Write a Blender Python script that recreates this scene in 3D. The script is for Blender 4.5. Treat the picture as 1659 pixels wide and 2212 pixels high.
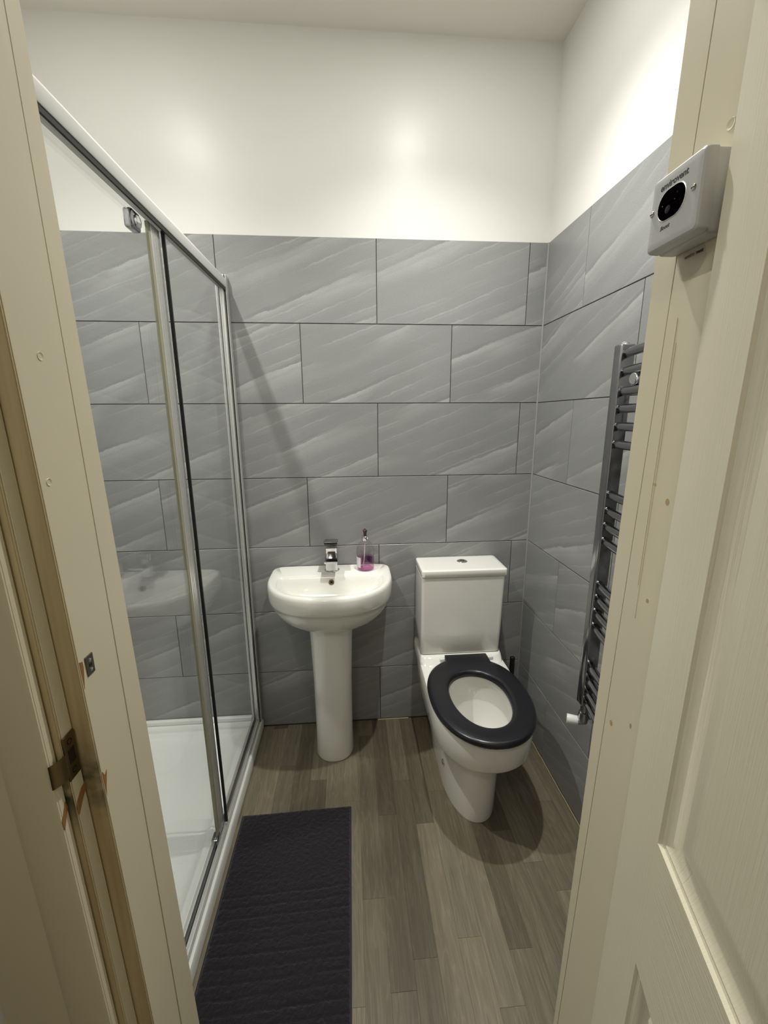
import bpy, bmesh, math, random
from mathutils import Vector, Matrix, noise
random.seed(7)
for o in list(bpy.data.objects): bpy.data.objects.remove(o)
SC = bpy.context.scene
COL = SC.collection

# ---------------------------------------------------------------- camera
YAW, PITCH, ROLL = 0.077, -0.2223, -0.0062
CAM = Vector((-0.79, -1.7749, 1.44))
cyw, syw, cp, sp = math.cos(YAW), math.sin(YAW), math.cos(PITCH), math.sin(PITCH)
fw = Vector((syw*cp, cyw*cp, sp)); rt = Vector((cyw, -syw, 0)); up = rt.cross(fw)
r2 = rt*math.cos(ROLL) + up*math.sin(ROLL); u2 = -rt*math.sin(ROLL) + up*math.cos(ROLL)
cd = bpy.data.cameras.new('camera'); cam = bpy.data.objects.new('camera', cd); COL.objects.link(cam)
cd.sensor_fit = 'HORIZONTAL'; cd.sensor_width = 36; cd.lens = 36*907.4/1659
cd.clip_start = 0.01
M = Matrix((r2, u2, -fw)).transposed().to_4x4(); M.translation = CAM
cam.matrix_world = M
SC.camera = cam

# ---------------------------------------------------------------- world, lights, exposure
w = bpy.data.worlds.new('world'); SC.world = w; w.use_nodes = True
w.node_tree.nodes['Background'].inputs[0].default_value = (1, .95, .85, 1)
w.node_tree.nodes['Background'].inputs[1].default_value = 0.02
ZC = 2.739
LIGHTS = [(-0.49, -0.585), (-1.516, -0.675)]
LIGHT_WIDE = 3.9    # wide spill of each lamp
LIGHT_BEAM = 74.0    # its narrower main beam
HALL_W = 6.5
def area(name, loc, size, power, col, spread=180):
    l = bpy.data.lights.new(name, 'AREA'); l.shape = 'DISK'; l.size = size
    l.energy = power; l.color = col; l.spread = math.radians(spread)
    o = bpy.data.objects.new(name, l); o.location = loc; COL.objects.link(o); return o
for i, (x, y) in enumerate(LIGHTS):
    area('downlight_spill', (x, y, ZC-.010), .044, LIGHT_WIDE, (1, .985, .94))
    l = bpy.data.lights.new('downlight_beam', 'SPOT'); l.energy = LIGHT_BEAM; l.color = (1, .985, .94)
    l.spot_size = math.radians(118); l.spot_blend = 1; l.shadow_soft_size = .022
    lo_ = bpy.data.objects.new('downlight_beam', l); lo_.location = (x, y, ZC-.012); COL.objects.link(lo_)
area('hallway_lamp', (-1.15, -2.35, 2.55), .3, HALL_W, (1, .95, .85))
vs = SC.view_settings
vs.view_transform = 'Standard'; vs.look = 'None'; vs.gamma = 1; vs.use_curve_mapping = False
vs.exposure = 0.0
SC.display_settings.display_device = 'sRGB'

# ---------------------------------------------------------------- material helpers
def srgb(r, g, b):
    f = lambda c: (c/255/12.92) if c/255 <= .04045 else ((c/255+.055)/1.055)**2.4
    return (f(r), f(g), f(b), 1)
class NT:
    def __init__(s, name):
        s.m = bpy.data.materials.new(name); s.m.use_nodes = True; s.t = s.m.node_tree
        s.n = s.t.nodes; s.b = s.n['Principled BSDF']; s.out = s.n['Material Output']
    def node(s, typ, **k):
        n = s.n.new(typ)
        for a, v in k.items():
            if a.startswith('in_'):
                key = a[3:]; n.inputs[int(key) if key.isdigit() else key].default_value = v
            else: setattr(n, a, v)
        return n
    def link(s, a, b): s.t.links.new(a, b)
    def math(s, op, a, b=None, c=None):
        n = s.n.new('ShaderNodeMath'); n.operation = op
        for i, v in enumerate((a, b, c)):
            if v is None: continue
            if isinstance(v, (int, float)): n.inputs[i].default_value = v
            else: s.link(v, n.inputs[i])
        return n.outputs[0]
    def mix(s, f, a, b):
        n = s.n.new('ShaderNodeMix'); n.data_type = 'RGBA'
        for i, v in ((0, f), (6, a), (7, b)):
            if hasattr(v, 'is_linked'): s.link(v, n.inputs[i])
            else: n.inputs[i].default_value = v
        return n.outputs[2]
    def ramp(s, f, pts, interp='LINEAR'):
        n = s.n.new('ShaderNodeValToRGB'); n.color_ramp.interpolation = interp
        e = n.color_ramp.elements
        while len(e) < len(pts): e.new(.5)
        for i, (p, c) in enumerate(pts):
            e[i].position = p; e[i].color = c if not isinstance(c, (int, float)) else (c, c, c, 1)
        s.link(f, n.inputs[0]); return n.outputs[0]
    def noise(s, vec, scale, detail=3, rough=.5, dist=0):
        n = s.node('ShaderNodeTexNoise'); n.inputs['Scale'].default_value = scale
        n.inputs['Detail'].default_value = detail; n.inputs['Roughness'].default_value = rough
        n.inputs['Distortion'].default_value = dist
        if vec is not None: s.link(vec, n.inputs['Vector'])
        return n.outputs['Fac']
    def bump(s, h, strength, dist=.001):
        n = s.node('ShaderNodeBump'); n.inputs['Strength'].default_value = strength
        n.inputs['Distance'].default_value = dist
        s.link(h, n.inputs['Height']); s.link(n.outputs[0], s.b.inputs['Normal'])
    def comb(s, x, y, z):
        n = s.n.new('ShaderNodeCombineXYZ')
        for i, v in enumerate((x, y, z)):
            if isinstance(v, (int, float)): n.inputs[i].default_value = v
            else: s.link(v, n.inputs[i])
        return n.outputs[0]
    def sep(s, v):
        n = s.n.new('ShaderNodeSeparateXYZ'); s.link(v, n.inputs[0]); return n.outputs

def plain(name, col, rough=.5, metal=0, spec=.5, nscale=0, nstr=0, coat=0, var=0):
    t = NT(name); b = t.b
    b.inputs['Base Color'].default_value = col; b.inputs['Roughness'].default_value = rough
    b.inputs['Metallic'].default_value = metal; b.inputs['Specular IOR Level'].default_value = spec
    b.inputs['Coat Weight'].default_value = coat; b.inputs['Coat Roughness'].default_value = .05
    co = t.node('ShaderNodeTexCoord').outputs['Object']
    if var:
        f = t.noise(co, 6, 4)
        t.link(t.mix(f, tuple(c*(1-var) for c in col[:3])+(1,), tuple(min(1, c*(1+var)) for c in col[:3])+(1,)), b.inputs['Base Color'])
    if nscale: t.bump(t.noise(co, nscale, 3), nstr)
    return t.m

M_ = {}
M_['paint'] = plain('white_wall_paint', srgb(234, 233, 228), .36, nscale=180, nstr=.12, var=.01)
M_['ceil'] = plain('ceiling_paint', srgb(236, 233, 223), .8, nscale=120, nstr=.1, var=.01)
M_['grout'] = plain('grey_grout', srgb(74, 70, 64), .9, var=.1)
M_['cream'] = plain('cream_gloss_paint', srgb(224, 216, 190), .38, nscale=90, nstr=.10, var=.025)
M_['hallwall'] = plain('hallway_paint', srgb(200, 190, 165), .7)
M_['ceramic'] = plain('white_ceramic', srgb(238, 237, 230), .10, spec=.55, coat=.3)
M_['acrylic'] = plain('white_tray_acrylic', srgb(243, 245, 240), .22, nscale=30, nstr=.03, var=.02)
M_['chrome'] = plain('chrome', (.72, .72, .74, 1), .07, metal=1)
M_['radchrome'] = plain('radiator_chrome', (.34, .34, .36, 1), .16, metal=1)
M_['alu'] = plain('satin_aluminium', (.66, .66, .65, 1), .42, metal=.6, nscale=200, nstr=.05)
M_['railface'] = plain('brushed_rail_finish', (.66, .66, .64, 1), .45, metal=.15, nscale=200, nstr=.05)
M_['alubright'] = plain('bright_aluminium', (.82, .82, .80, 1), .28, metal=.7)
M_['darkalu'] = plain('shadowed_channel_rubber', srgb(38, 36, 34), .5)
M_['blackrub'] = plain('black_rubber_seal', srgb(16, 18, 20), .45)
M_['seat'] = plain('black_seat_plastic', srgb(24, 24, 30), .28, spec=.5)
M_['black'] = plain('black_plastic', srgb(10, 10, 10), .35)
M_['hole'] = plain('dark_hole', srgb(18, 15, 12), .8)
M_['whitepl'] = plain('white_plastic', srgb(226, 226, 224), .35, nscale=400, nstr=.04)
M_['switchpl'] = plain('switch_white_plastic', srgb(198, 200, 200), .42, nscale=500, nstr=.08)
M_['ink'] = plain('dark_grey_ink', srgb(55, 55, 60), .6)
M_['lens'] = plain('dark_sensor_lens', srgb(9, 5, 6), .5, spec=0)
M_['wood'] = plain('bare_chipped_wood', srgb(150, 108, 62), .8, nscale=60, nstr=.4, var=.3)
M_['brass'] = plain('tarnished_brass', srgb(120, 104, 78), .35, metal=1, nscale=60, nstr=.2, var=.4)
M_['steel'] = plain('dull_steel', srgb(120, 116, 108), .4, metal=1, nscale=120, nstr=.2, var=.3)
M_['seal'] = plain('yellowed_seal', srgb(158, 156, 130), .45)
M_['sealant'] = plain('dirty_sealant', srgb(168, 158, 126), .6, nscale=60, nstr=.4, var=.25)
M_['cornertrim'] = plain('grey_corner_silicone', srgb(150, 150, 147), .5)
M_['brown'] = plain('brown_pump_plastic', srgb(62, 36, 30), .35)
M_['label'] = plain('bottle_label', srgb(226, 214, 224), .5)
M_['labelink'] = plain('bottle_label_print', srgb(70, 52, 96), .5)
M_['chip'] = plain('light_debris', srgb(210, 205, 190), .7)
def emis(name, col, s):
    t = NT(name); t.b.inputs['Base Color'].default_value = col
    t.b.inputs['Emission Color'].default_value = col; t.b.inputs['Emission Strength'].default_value = s; return t.m
M_['lamp'] = emis('lamp_lens', (1, .96, .88, 1), 12)

def glass(name, tint, rough=0.0, ior=1.45):
    t = NT(name); t.n.remove(t.b)
    tr = t.node('ShaderNodeBsdfTransparent'); tr.inputs[0].default_value = tint
    gl = t.node('ShaderNodeBsdfGlossy'); gl.inputs['Roughness'].default_value = rough
    fr = t.node('ShaderNodeFresnel')
    bf = t.node('ShaderNodeNewGeometry').outputs['Backfacing']   # same reflectance on both faces of the slab
    t.link(t.math('ADD', ior, t.math('MULTIPLY', bf, 1/ior-ior)), fr.inputs[0])
    mx = t.node('ShaderNodeMixShader')
    t.link(fr.outputs[0], mx.inputs[0]); t.link(tr.outputs[0], mx.inputs[1]); t.link(gl.outputs[0], mx.inputs[2])
    t.link(mx.outputs[0], t.out.inputs[0]); return t.m
M_['glass'] = glass('clear_shower_glass', (.984, .992, .988, 1))
M_['bottle'] = glass('clear_bottle_plastic', (.93, .93, .93, 1), .03)
M_['sticker'] = plain('clear_sticker_film', srgb(214, 212, 222), .35)
M_['sticker'].node_tree.nodes['Principled BSDF'].inputs['Alpha'].default_value = .10
M_['liquid'] = glass('pink_liquid_soap_tint', (.96, .70, .87, 1), .08, 1.33)
t = NT('pink_liquid_soap'); b = t.b
b.inputs['Base Color'].default_value = srgb(222, 110, 190); b.inputs['Transmission Weight'].default_value = .55
b.inputs['Roughness'].default_value = .12; b.inputs['IOR'].default_value = 1.33
t.link(t.mix(t.noise(t.node('ShaderNodeTexCoord').outputs['Object'], 30, 2), srgb(226, 120, 180), srgb(176, 96, 190)), b.inputs['Base Color'])
t = NT('toilet_water'); b = t.b
b.inputs['Base Color'].default_value = srgb(225, 226, 220); b.inputs['Transmission Weight'].default_value = .8
b.inputs['Roughness'].default_value = .02; b.inputs['IOR'].default_value = 1.33
M_['water'] = t.m

# tile with diagonal slate-like veins (UV in metres, random offset per tile)
t = NT('grey_veined_tile')
uv = t.node('ShaderNodeUVMap').outputs[0]
rnd = t.node('ShaderNodeObjectInfo').outputs['Random']
u_, v_, _ = t.sep(uv)
ang = math.radians(21)
ca, sa = math.cos(ang), math.sin(ang)
a = t.math('ADD', t.math('MULTIPLY', u_, ca), t.math('MULTIPLY', v_, sa))
b_ = t.math('ADD', t.math('MULTIPLY', u_, -sa), t.math('MULTIPLY', v_, ca))
ro = t.math('MULTIPLY', rnd, 37.0)
warp = t.noise(t.comb(t.math('MULTIPLY', a, 2.2), t.math('MULTIPLY', b_, 4.0), ro), 1.0, 5, .55)
warp2 = t.noise(t.comb(t.math('MULTIPLY', a, 20), t.math('MULTIPLY', b_, 60.0), ro), 1.0, 4, .7)
bb = t.math('ADD', b_, t.math('ADD', t.math('MULTIPLY', warp, .042), t.math('MULTIPLY', warp2, .020)))
# asymmetric bands: sharp lower lip, soft fade
s1 = t.math('FRACT', t.math('ADD', t.math('MULTIPLY', bb, 6.2), ro))
band = t.ramp(s1, [(0, 0.0), (.55, .02), (.66, .28), (.80, .55), (.84, .40), (.93, .9), (.965, 1.0), (.985, .1), (1, 0)])
mask = t.ramp(t.noise(t.comb(t.math('MULTIPLY', a, 2.2), t.math('MULTIPLY', b_, 6), t.math('ADD', ro, 9)), 1, 2), [(.44, 0.0), (.60, 1.0)])
s2 = t.math('FRACT', t.math('ADD', t.math('MULTIPLY', bb, 19.0), t.math('MULTIPLY', ro, 3.1)))
fine = t.ramp(s2, [(0, 0), (.45, 0), (.70, .35), (.78, .15), (.90, 1), (.95, 0), (1, 0)])
mask2 = t.ramp(t.noise(t.comb(t.math('MULTIPLY', a, 3), t.math('MULTIPLY', b_, 9), t.math('ADD', ro, 21)), 1, 2), [(.40, 0.0), (.62, .65)])
vein = t.math('MAXIMUM', t.math('MULTIPLY', band, mask), t.math('MULTIPLY', fine, mask2))
dk = t.math('FRACT', t.math('ADD', t.math('MULTIPLY', bb, 6.2), t.math('ADD', ro, .03)))
darkl = t.math('MULTIPLY', t.ramp(dk, [(0, 1), (.05, .9), (.10, 0), (1, 0)]), mask)
broad = t.noise(t.comb(t.math('MULTIPLY', a, 3), t.math('MULTIPLY', b_, 10), t.math('ADD', ro, 4)), 1, 4, .6)
base = t.mix(broad, srgb(136, 137, 136), srgb(152, 153, 152))
tone = t.mix(rnd, (.95, .95, .95, 1), (1.03, 1.03, 1.03, 1))
c1 = t.mix(t.math('MULTIPLY', vein, .58), base, srgb(196, 197, 194))
c2 = t.mix(t.math('MULTIPLY', darkl, .28), c1, srgb(104, 104, 102))
sp_ = t.ramp(t.noise(uv, 420, 2), [(.3, .84), (.7, 1.10)])
mm = t.node('ShaderNodeMix', data_type='RGBA', blend_type='MULTIPLY'); mm.inputs[0].default_value = 1
t.link(c2, mm.inputs[6]); t.link(tone, mm.inputs[7])
mn = t.node('ShaderNodeMix', data_type='RGBA', blend_type='MULTIPLY'); mn.inputs[0].default_value = 1
t.link(mm.outputs[2], mn.inputs[6]); t.link(sp_, mn.inputs[7])
t.link(mn.outputs[2], t.b.inputs['Base Color'])
t.b.inputs['Roughness'].default_value = .30; t.b.inputs['Specular IOR Level'].default_value = .5
hh = t.math('ADD', t.math('MULTIPLY', vein, .8), t.math('MULTIPLY', t.noise(uv, 160, 3), .25))
t.bump(hh, .10, .0005)
M_['tile'] = t.m

# wood-effect plank
t = NT('grey_brown_oak_plank')
co = t.node('ShaderNodeUVMap').outputs[0]
rnd = t.node('ShaderNodeObjectInfo').outputs['Random']
x_, y_, _ = t.sep(co); ro = t.math('MULTIPLY', rnd, 53.0)
g1 = t.noise(t.comb(t.math('MULTIPLY', x_, 62), t.math('MULTIPLY', y_, 3.2), ro), 1, 5, .65, .6)
g2 = t.noise(t.comb(t.math('MULTIPLY', x_, 420), t.math('MULTIPLY', y_, 14), ro), 1, 3, .6)
lng = t.noise(t.comb(t.math('MULTIPLY', x_, 14), t.math('MULTIPLY', y_, 1.6), t.math('ADD', ro, 7)), 1, 3)
rings = t.ramp(t.math('SINE', t.math('MULTIPLY', lng, 90)), [(0, 0), (.8, .4), (1, 1)])
g = t.math('ADD', t.math('MULTIPLY', g1, .55), t.math('ADD', t.math('MULTIPLY', g2, .35), t.math('MULTIPLY', rings, .10)))
cA = t.mix(g, srgb(54, 49, 39), srgb(160, 151, 130))
tn = t.ramp(rnd, [(0, (.58, .56, .53, 1)), (.3, (.82, .82, .79, 1)), (.6, (.98, 1.0, .96, 1)), (.8, (1.16, 1.12, 1.06, 1)), (1, (.70, .70, .68, 1))])
mm = t.node('ShaderNodeMix', data_type='RGBA', blend_type='MULTIPLY'); mm.inputs[0].default_value = 1
t.link(cA, mm.inputs[6]); t.link(tn, mm.inputs[7]); t.link(mm.outputs[2], t.b.inputs['Base Color'])
t.b.inputs['Roughness'].default_value = .42; t.b.inputs['Specular IOR Level'].default_value = .35
t.bump(g2, .3, .0006)
M_['plank'] = t.m

# door skin with embossed grain
def door_mat(name, horiz):
    t = NT(name)
    co = t.node('ShaderNodeTexCoord').outputs['Object']; x, y, z = t.sep(co)
    g = t.noise(t.comb(t.math('MULTIPLY', x, 330 if not horiz else 8), t.math('MULTIPLY', y, 1), t.math('MULTIPLY', z, 9 if not horiz else 330)), 1, 3, .6, .4)
    edge = t.ramp(x, [(.02, .25), (.055, 1)]) if not horiz else t.ramp(x, [(.10, .35), (.13, 1)])
    f = t.noise(co, 5, 3)
    t.link(t.mix(f, srgb(218, 211, 187), srgb(226, 220, 197)), t.b.inputs['Base Color'])
    t.b.inputs['Roughness'].default_value = .42
    t.bump(t.math('MULTIPLY', g, edge), .55, .0012); return t.m
M_['door_v'] = door_mat('painted_embossed_grain', False)
M_['door_h'] = door_mat('painted_embossed_cross_grain', True)

# stop and quirk paint: shade of hallway-facing sides put into the colour, plus grime
t = NT('shaded_grimy_cream_paint')
co = t.node('ShaderNodeTexCoord').outputs['Object']; x, y, z = t.sep(co)
n1 = t.noise(t.comb(t.math('MULTIPLY', x, 60), y, t.math('MULTIPLY', z, 2.5)), 1, 4)
c = t.mix(t.ramp(n1, [(.35, 0), (.7, .8)]), srgb(208, 194, 156), srgb(170, 146, 106))
blob = t.math('SUBTRACT', 1, t.math('MULTIPLY', t.math('ABSOLUTE', t.math('SUBTRACT', z, .985)), 16))
blob = t.math('MULTIPLY', t.ramp(blob, [(0, 0), (1, 1)]), t.ramp(t.noise(co, 45, 3), [(.35, .3), (.6, 1)]))
c = t.mix(blob, c, srgb(60, 62, 40))
t.link(c, t.b.inputs['Base Color']); t.b.inputs['Roughness'].default_value = .5
M_['stop'] = t.m

t = NT('charcoal_bath_mat_pile')
co = t.node('ShaderNodeTexCoord').outputs['Object']
f = t.noise(co, 260, 4, .7)
t.link(t.mix(f, srgb(17, 15, 20), srgb(52, 49, 55)), t.b.inputs['Base Color'])
t.b.inputs['Roughness'].default_value = 1; t.b.inputs['Specular IOR Level'].default_value = .1
t.b.inputs['Sheen Weight'].default_value = .25
t.bump(f, .8, .003)
M_['mat'] = t.m
M_['mathem'] = plain('mat_hem', srgb(48, 44, 54), .9, nscale=300, nstr=.4)

# ---------------------------------------------------------------- object helpers
def mesh_obj(name, bm, mat, parent=None, smooth=None, uvbox=None):
    me = bpy.data.meshes.new(name)
    bmesh.ops.recalc_face_normals(bm, faces=bm.faces)
    bm.to_mesh(me); bm.free()
    for m in (mat if isinstance(mat, (list, tuple)) else [mat]):
        me.materials.append(M_[m] if isinstance(m, str) else m)
    o = bpy.data.objects.new(name, me); COL.objects.link(o)
    if parent is not None: o.parent = parent
    if smooth is not None:
        for p in me.polygons: p.use_smooth = True
        try: me.set_sharp_from_angle(angle=math.radians(smooth))
        except Exception: pass
    return o
def empty(name, loc=(0, 0, 0), **k):
    o = bpy.data.objects.new(name, None); o.location = loc; COL.objects.link(o); o.empty_display_size = .05
    for a, v in k.items(): o[a] = v
    return o
def tag(o, label=None, category=None, group=None, kind=None):
    for k, v in (('label', label), ('category', category), ('group', group), ('kind', kind)):
        if v: o[k] = v
    return o
def thing(name, loc, label, category, group=None):
    return tag(empty(name, loc), label, category, group)
def box(bm, x0, x1, y0, y1, z0, z1, bevel=0, seg=2, off=(0, 0, 0)):
    r = bmesh.ops.create_cube(bm, size=1)
    vs_ = r['verts']
    sx, sy, sz = abs(x1-x0), abs(y1-y0), abs(z1-z0)
    for v in vs_:
        v.co = Vector((v.co.x*sx+(x0+x1)/2-off[0], v.co.y*sy+(y0+y1)/2-off[1], v.co.z*sz+(z0+z1)/2-off[2]))
    if bevel:
        es = list({e for v in vs_ for e in v.link_edges})
        bmesh.ops.bevel(bm, geom=es, offset=bevel, segments=seg, affect='EDGES', profile=.5, clamp_overlap=True)
def boxo(name, mat, parent, *a, smooth=None, **k):
    bm = bmesh.new(); box(bm, *a, **k)
    return mesh_obj(name, bm, mat, parent, smooth)
def loft(bm, loops, cap0=True, cap1=True, closed=True):
    rows = [[bm.verts.new(p) for p in L] for L in loops]
    n = len(rows[0])
    for a, b in zip(rows, rows[1:]):
        for i in range(n if closed else n-1):
            bm.faces.new((a[i], a[(i+1) % n], b[(i+1) % n], b[i]))
    if cap0: bm.faces.new(rows[0][::-1])
    if cap1: bm.faces.new(rows[-1])
    return rows
def tube(bm, pts, r, seg=10, caps=True):
    pts = [Vector(p) for p in pts]; loops = []
    prev = None
    for i, p in enumerate(pts):
        d = (pts[min(i+1, len(pts)-1)] - pts[max(i-1, 0)]).normalized()
        if prev is None:
            a = d.cross(Vector((0, 0, 1)));
            if a.length < .1: a = d.cross(Vector((1, 0, 0)))
            a.normalize()
        else: a = (prev - d*prev.dot(d)).normalized()
        prev = a; b = d.cross(a)
        rr = r[i] if isinstance(r, (list, tuple)) else r
        loops.append([p + a*rr*math.cos(2*math.pi*k/seg) + b*rr*math.sin(2*math.pi*k/seg) for k in range(seg)])
    loft(bm, loops, caps, caps)
def lathe(bm, c, prof, seg=32, axis='z'):
    loops = []
    for r, h in prof:
        L = []
        for k in range(seg):
            x, y = r*math.cos(2*math.pi*k/seg), r*math.sin(2*math.pi*k/seg)
            if axis == 'z': L.append((c[0]+x, c[1]+y, c[2]+h))
            elif axis == 'x': L.append((c[0]+h, c[1]+x, c[2]+y))
            else: L.append((c[0]+x, c[1]+h, c[2]+y))
        loops.append(L)
    loft(bm, loops)

# ---------------------------------------------------------------- room shell
ZT, AX, G, T = 2.0994, -0.6765, .302, .602
XLW = -1.985      # left wall face
YF, YH = -1.18, -1.330   # front wall: room face, hallway face
ZH = 2.02         # head of the door lining
def leanL(z): return -1.1005-.0205*z
def leanR(z): return -.395+.0125*z

bm = bmesh.new()
box(bm, XLW-.1, 0.1, 0.002, .12, -.1, ZT-.001)
box(bm, XLW-.1, 0.1, 0.0005, .12, ZT, ZC+.1)
for f in bm.faces: f.material_index = 0 if f.calc_center_median().z < ZT else 1
wall_back = tag(mesh_obj('wall_back', bm, ['grout', 'paint']), kind='structure')
bm = bmesh.new()
box(bm, -.002+.0, .12, YH, 0.002, -.1, ZT-.001)
box(bm, -.0005, .12, YH, 0.0005, ZT, ZC+.1)
for f in bm.faces: f.material_index = 0 if f.calc_center_median().z < ZT else 1
# keep the faces: shift grout 2 mm behind the tile face
for v in bm.verts:
    if v.co.z < ZT and abs(v.co.x+.002) < 1e-6: v.co.x = .002
    elif abs(v.co.x+.0005) < 1e-6: v.co.x = .0005
wall_right = tag(mesh_obj('wall_right', bm, ['grout', 'paint']), kind='structure')
bm = bmesh.new()
box(bm, XLW-.12, XLW-.002, YH, 0.002, -.1, ZT-.001)
box(bm, XLW-.12, XLW-.0005, YH, 0.0005, ZT, ZC+.1)
for f in bm.faces: f.material_index = 0 if f.calc_center_median().z < ZT else 1
wall_left = tag(mesh_obj('wall_left', bm, ['grout', 'paint']), kind='structure')
# front wall with the doorway cut out
bm = bmesh.new()
box(bm, XLW-.1, -1.165, YH, YF-.002, -.1, ZC+.1)
box(bm, -.345, .1, YH, YF-.002, -.1, ZC+.1)
box(bm, -1.165, -.345, YH, YF-.002, ZH+.03, ZC+.1)
wall_front = tag(mesh_obj('wall_front', bm, 'paint'), kind='structure')
bm = bmesh.new(); box(bm, XLW-.1, .1, YH, .1, ZC, ZC+.08)
tag(mesh_obj('ceiling', bm, 'ceil'), kind='structure')

# individual tiles
def tile_mesh(key, origin, du, dv, w0, h0, nrm):
    """thin bevelled tile, its face towards nrm; uv in metres"""
    bm = bmesh.new(); th = .002; bv = .0009
    du, dv, nrm = Vector(du), Vector(dv), Vector(nrm)
    P = lambda u, v, d: du*u + dv*v + nrm*d
    ol = [(0, 0), (w0, 0), (w0, h0), (0, h0)]; il = [(bv, bv), (w0-bv, bv), (w0-bv, h0-bv), (bv, h0-bv)]
    uvl = bm.loops.layers.uv.new('UVMap'); mp = {}
    def V(u, v, d):
        x = bm.verts.new(P(u, v, d)); mp[x] = (u, v); return x
    A = [V(u, v, -th) for u, v in ol]; B = [V(u, v, -bv) for u, v in ol]; Cc = [V(u, v, 0) for u, v in il]
    for L0, L1 in ((A, B), (B, Cc)):
        for i in range(4): bm.faces.new((L0[i], L0[(i+1) % 4], L1[(i+1) % 4], L1[i]))
    bm.faces.new(Cc)
    for f in bm.faces:
        for l in f.loops: l[uvl].uv = mp[l.vert]
    me = bpy.data.meshes.new('tile'); bmesh.ops.recalc_face_normals(bm, faces=bm.faces)
    bm.normal_update()
    if bm.faces[-1].normal.dot(nrm) < 0: bmesh.ops.reverse_faces(bm, faces=bm.faces)
    bm.to_mesh(me); bm.free(); me.materials.append(M_['tile']); return me
def tile_wall(parent, face_pt, du, nrm, length, first_joint_a, first_joint_b):
    """courses from the top; joints given as distance u along du from face_pt"""
    cache = {}
    k = 0; z1 = ZT
    while z1 > .02:
        z0 = max(z1-G, 0.004)
        fj = first_joint_a if k % 2 == 0 else first_joint_b
        js = []
        j = fj
        while j > 0: j -= T
        edges = [0]
        while True:
            j += T
            if j >= length: break
            if j > .02: edges.append(j)
        edges.append(length)
        for e0, e1 in zip(edges, edges[1:]):
            a0 = e0 + (.0015 if e0 > 0 else .001); a1 = e1 - (.0015 if e1 < length else .001)
            w_, h_ = a1-a0, (z1-.0015 if k else z1)-(z0+.0015)
            if w_ < .01: continue
            key = (round(w_, 3), round(h_, 3))
            if key not in cache: cache[key] = tile_mesh(key, None, du, (0, 0, 1), w_, h_, nrm)
            o = bpy.data.objects.new('tile', cache[key]); COL.objects.link(o)
            p = Vector(face_pt) + Vector(du)*a0; p.z = z0+.0015
            o.location = p; o.parent = parent
        z1 -= G; k += 1
L_ = -XLW
# back wall: u runs along +X from the left wall
tile_wall(wall_back, (XLW, 0, 0), (1, 0, 0), (0, -1, 0), L_, (AX-XLW) % T, (AX-T/2-XLW) % T)
tile_wall(wall_right, (0, 0, 0), (0, -1, 0), (-1, 0, 0), -YF-.004, .2948, .608)
tile_wall(wall_left, (XLW, YF+.004, 0), (0, 1, 0), (1, 0, 0), -YF-.004, .33, .03)

# floor with its planks
bm = bmesh.new(); box(bm, XLW-.1, .1, YH, .1, -.1, -.001)
floor = tag(mesh_obj('floor', bm, plain('floor_joint', srgb(70, 62, 52), .8)), kind='structure')
known = {  # measured board ends (strip index from X=-0.786): end positions
    -5: [-.246, -.75], -6: [-.023, -.62], -1: [-.438, -1.02], 0: [-.78, -.104], 1: [-.506, -1.0], 2: [-.937, -.36],
    3: [-.55, -.2], 4: [-.42, -.9], 5: [-.25, -1.05], 6: [-.937, -.35], 7: [-.60, -.15], 8: [-.715, -.3], 9: [-.805, -.2], 10: [-.5, -1.0],
    11: [-.8, -.3], -2: [-.7, -.15], -3: [-.33, -.95], -4: [-.55, -.086]}
def plank_mesh(wd, ln):
    bm = bmesh.new(); uvl = bm.loops.layers.uv.new('UVMap'); bv = .0002
    box(bm, 0, wd, 0, ln, -.001, 0)
    top = [e for e in bm.edges if all(abs(v.co.z) < 1e-6 for v in e.verts)]
    bmesh.ops.bevel(bm, geom=top, offset=bv, segments=1, affect='EDGES')
    for f in bm.faces:
        for l in f.loops: l[uvl].uv = (l.vert.co.x, l.vert.co.y)
    bmesh.ops.recalc_face_normals(bm, faces=bm.faces)
    me = bpy.data.meshes.new('plank'); bm.to_mesh(me); bm.free(); me.materials.append(M_['plank']); return me
PW = .0667; k = -7
while True:
    x0 = -.786 + k*PW; x1 = x0+PW
    if x0 >= -.002: break
    x1 = min(x1, -.001); x0 = max(x0, -1.242)
    if x1 - x0 > .01:
        ends = sorted(set([YH+.001] + [e for e in known.get(k, [-.5]) if e > YH+.05] + [-.0015]))
        for y0, y1 in zip(ends, ends[1:]):
            o = bpy.data.objects.new('plank', plank_mesh(x1-x0-.0003, y1-y0-.0004)); COL.objects.link(o)
            o.location = (x0+.00015, y0+.0002, 0); o.parent = floor
    k += 1

# hallway shell (outside the bathroom, behind the camera)
bm = bmesh.new(); box(bm, -2.3, .75, -2.95, YH, -.1, -.002)
tag(mesh_obj('floor_hallway', bm, plain('hall_carpet', srgb(110, 98, 82), .95, nscale=300, nstr=.5)), kind='structure')
bm = bmesh.new(); box(bm, -2.3, .75, -2.95, YH, 2.62, 2.7)
tag(mesh_obj('ceiling_hallway', bm, 'hallwall'), kind='structure')
bm = bmesh.new(); box(bm, -2.3, .75, -3.05, -2.95, -.1, 2.7)
tag(mesh_obj('wall_hallway_back', bm, 'hallwall'), kind='structure')
bm = bmesh.new(); box(bm, -2.4, -2.3, -3.05, YH, -.1, 2.7)
tag(mesh_obj('wall_hallway_left', bm, 'hallwall'), kind='structure')
bm = bmesh.new(); box(bm, .75, .85, -3.05, YH, -.1, 2.7)
tag(mesh_obj('wall_hallway_right', bm, 'hallwall'), kind='structure')
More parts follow.
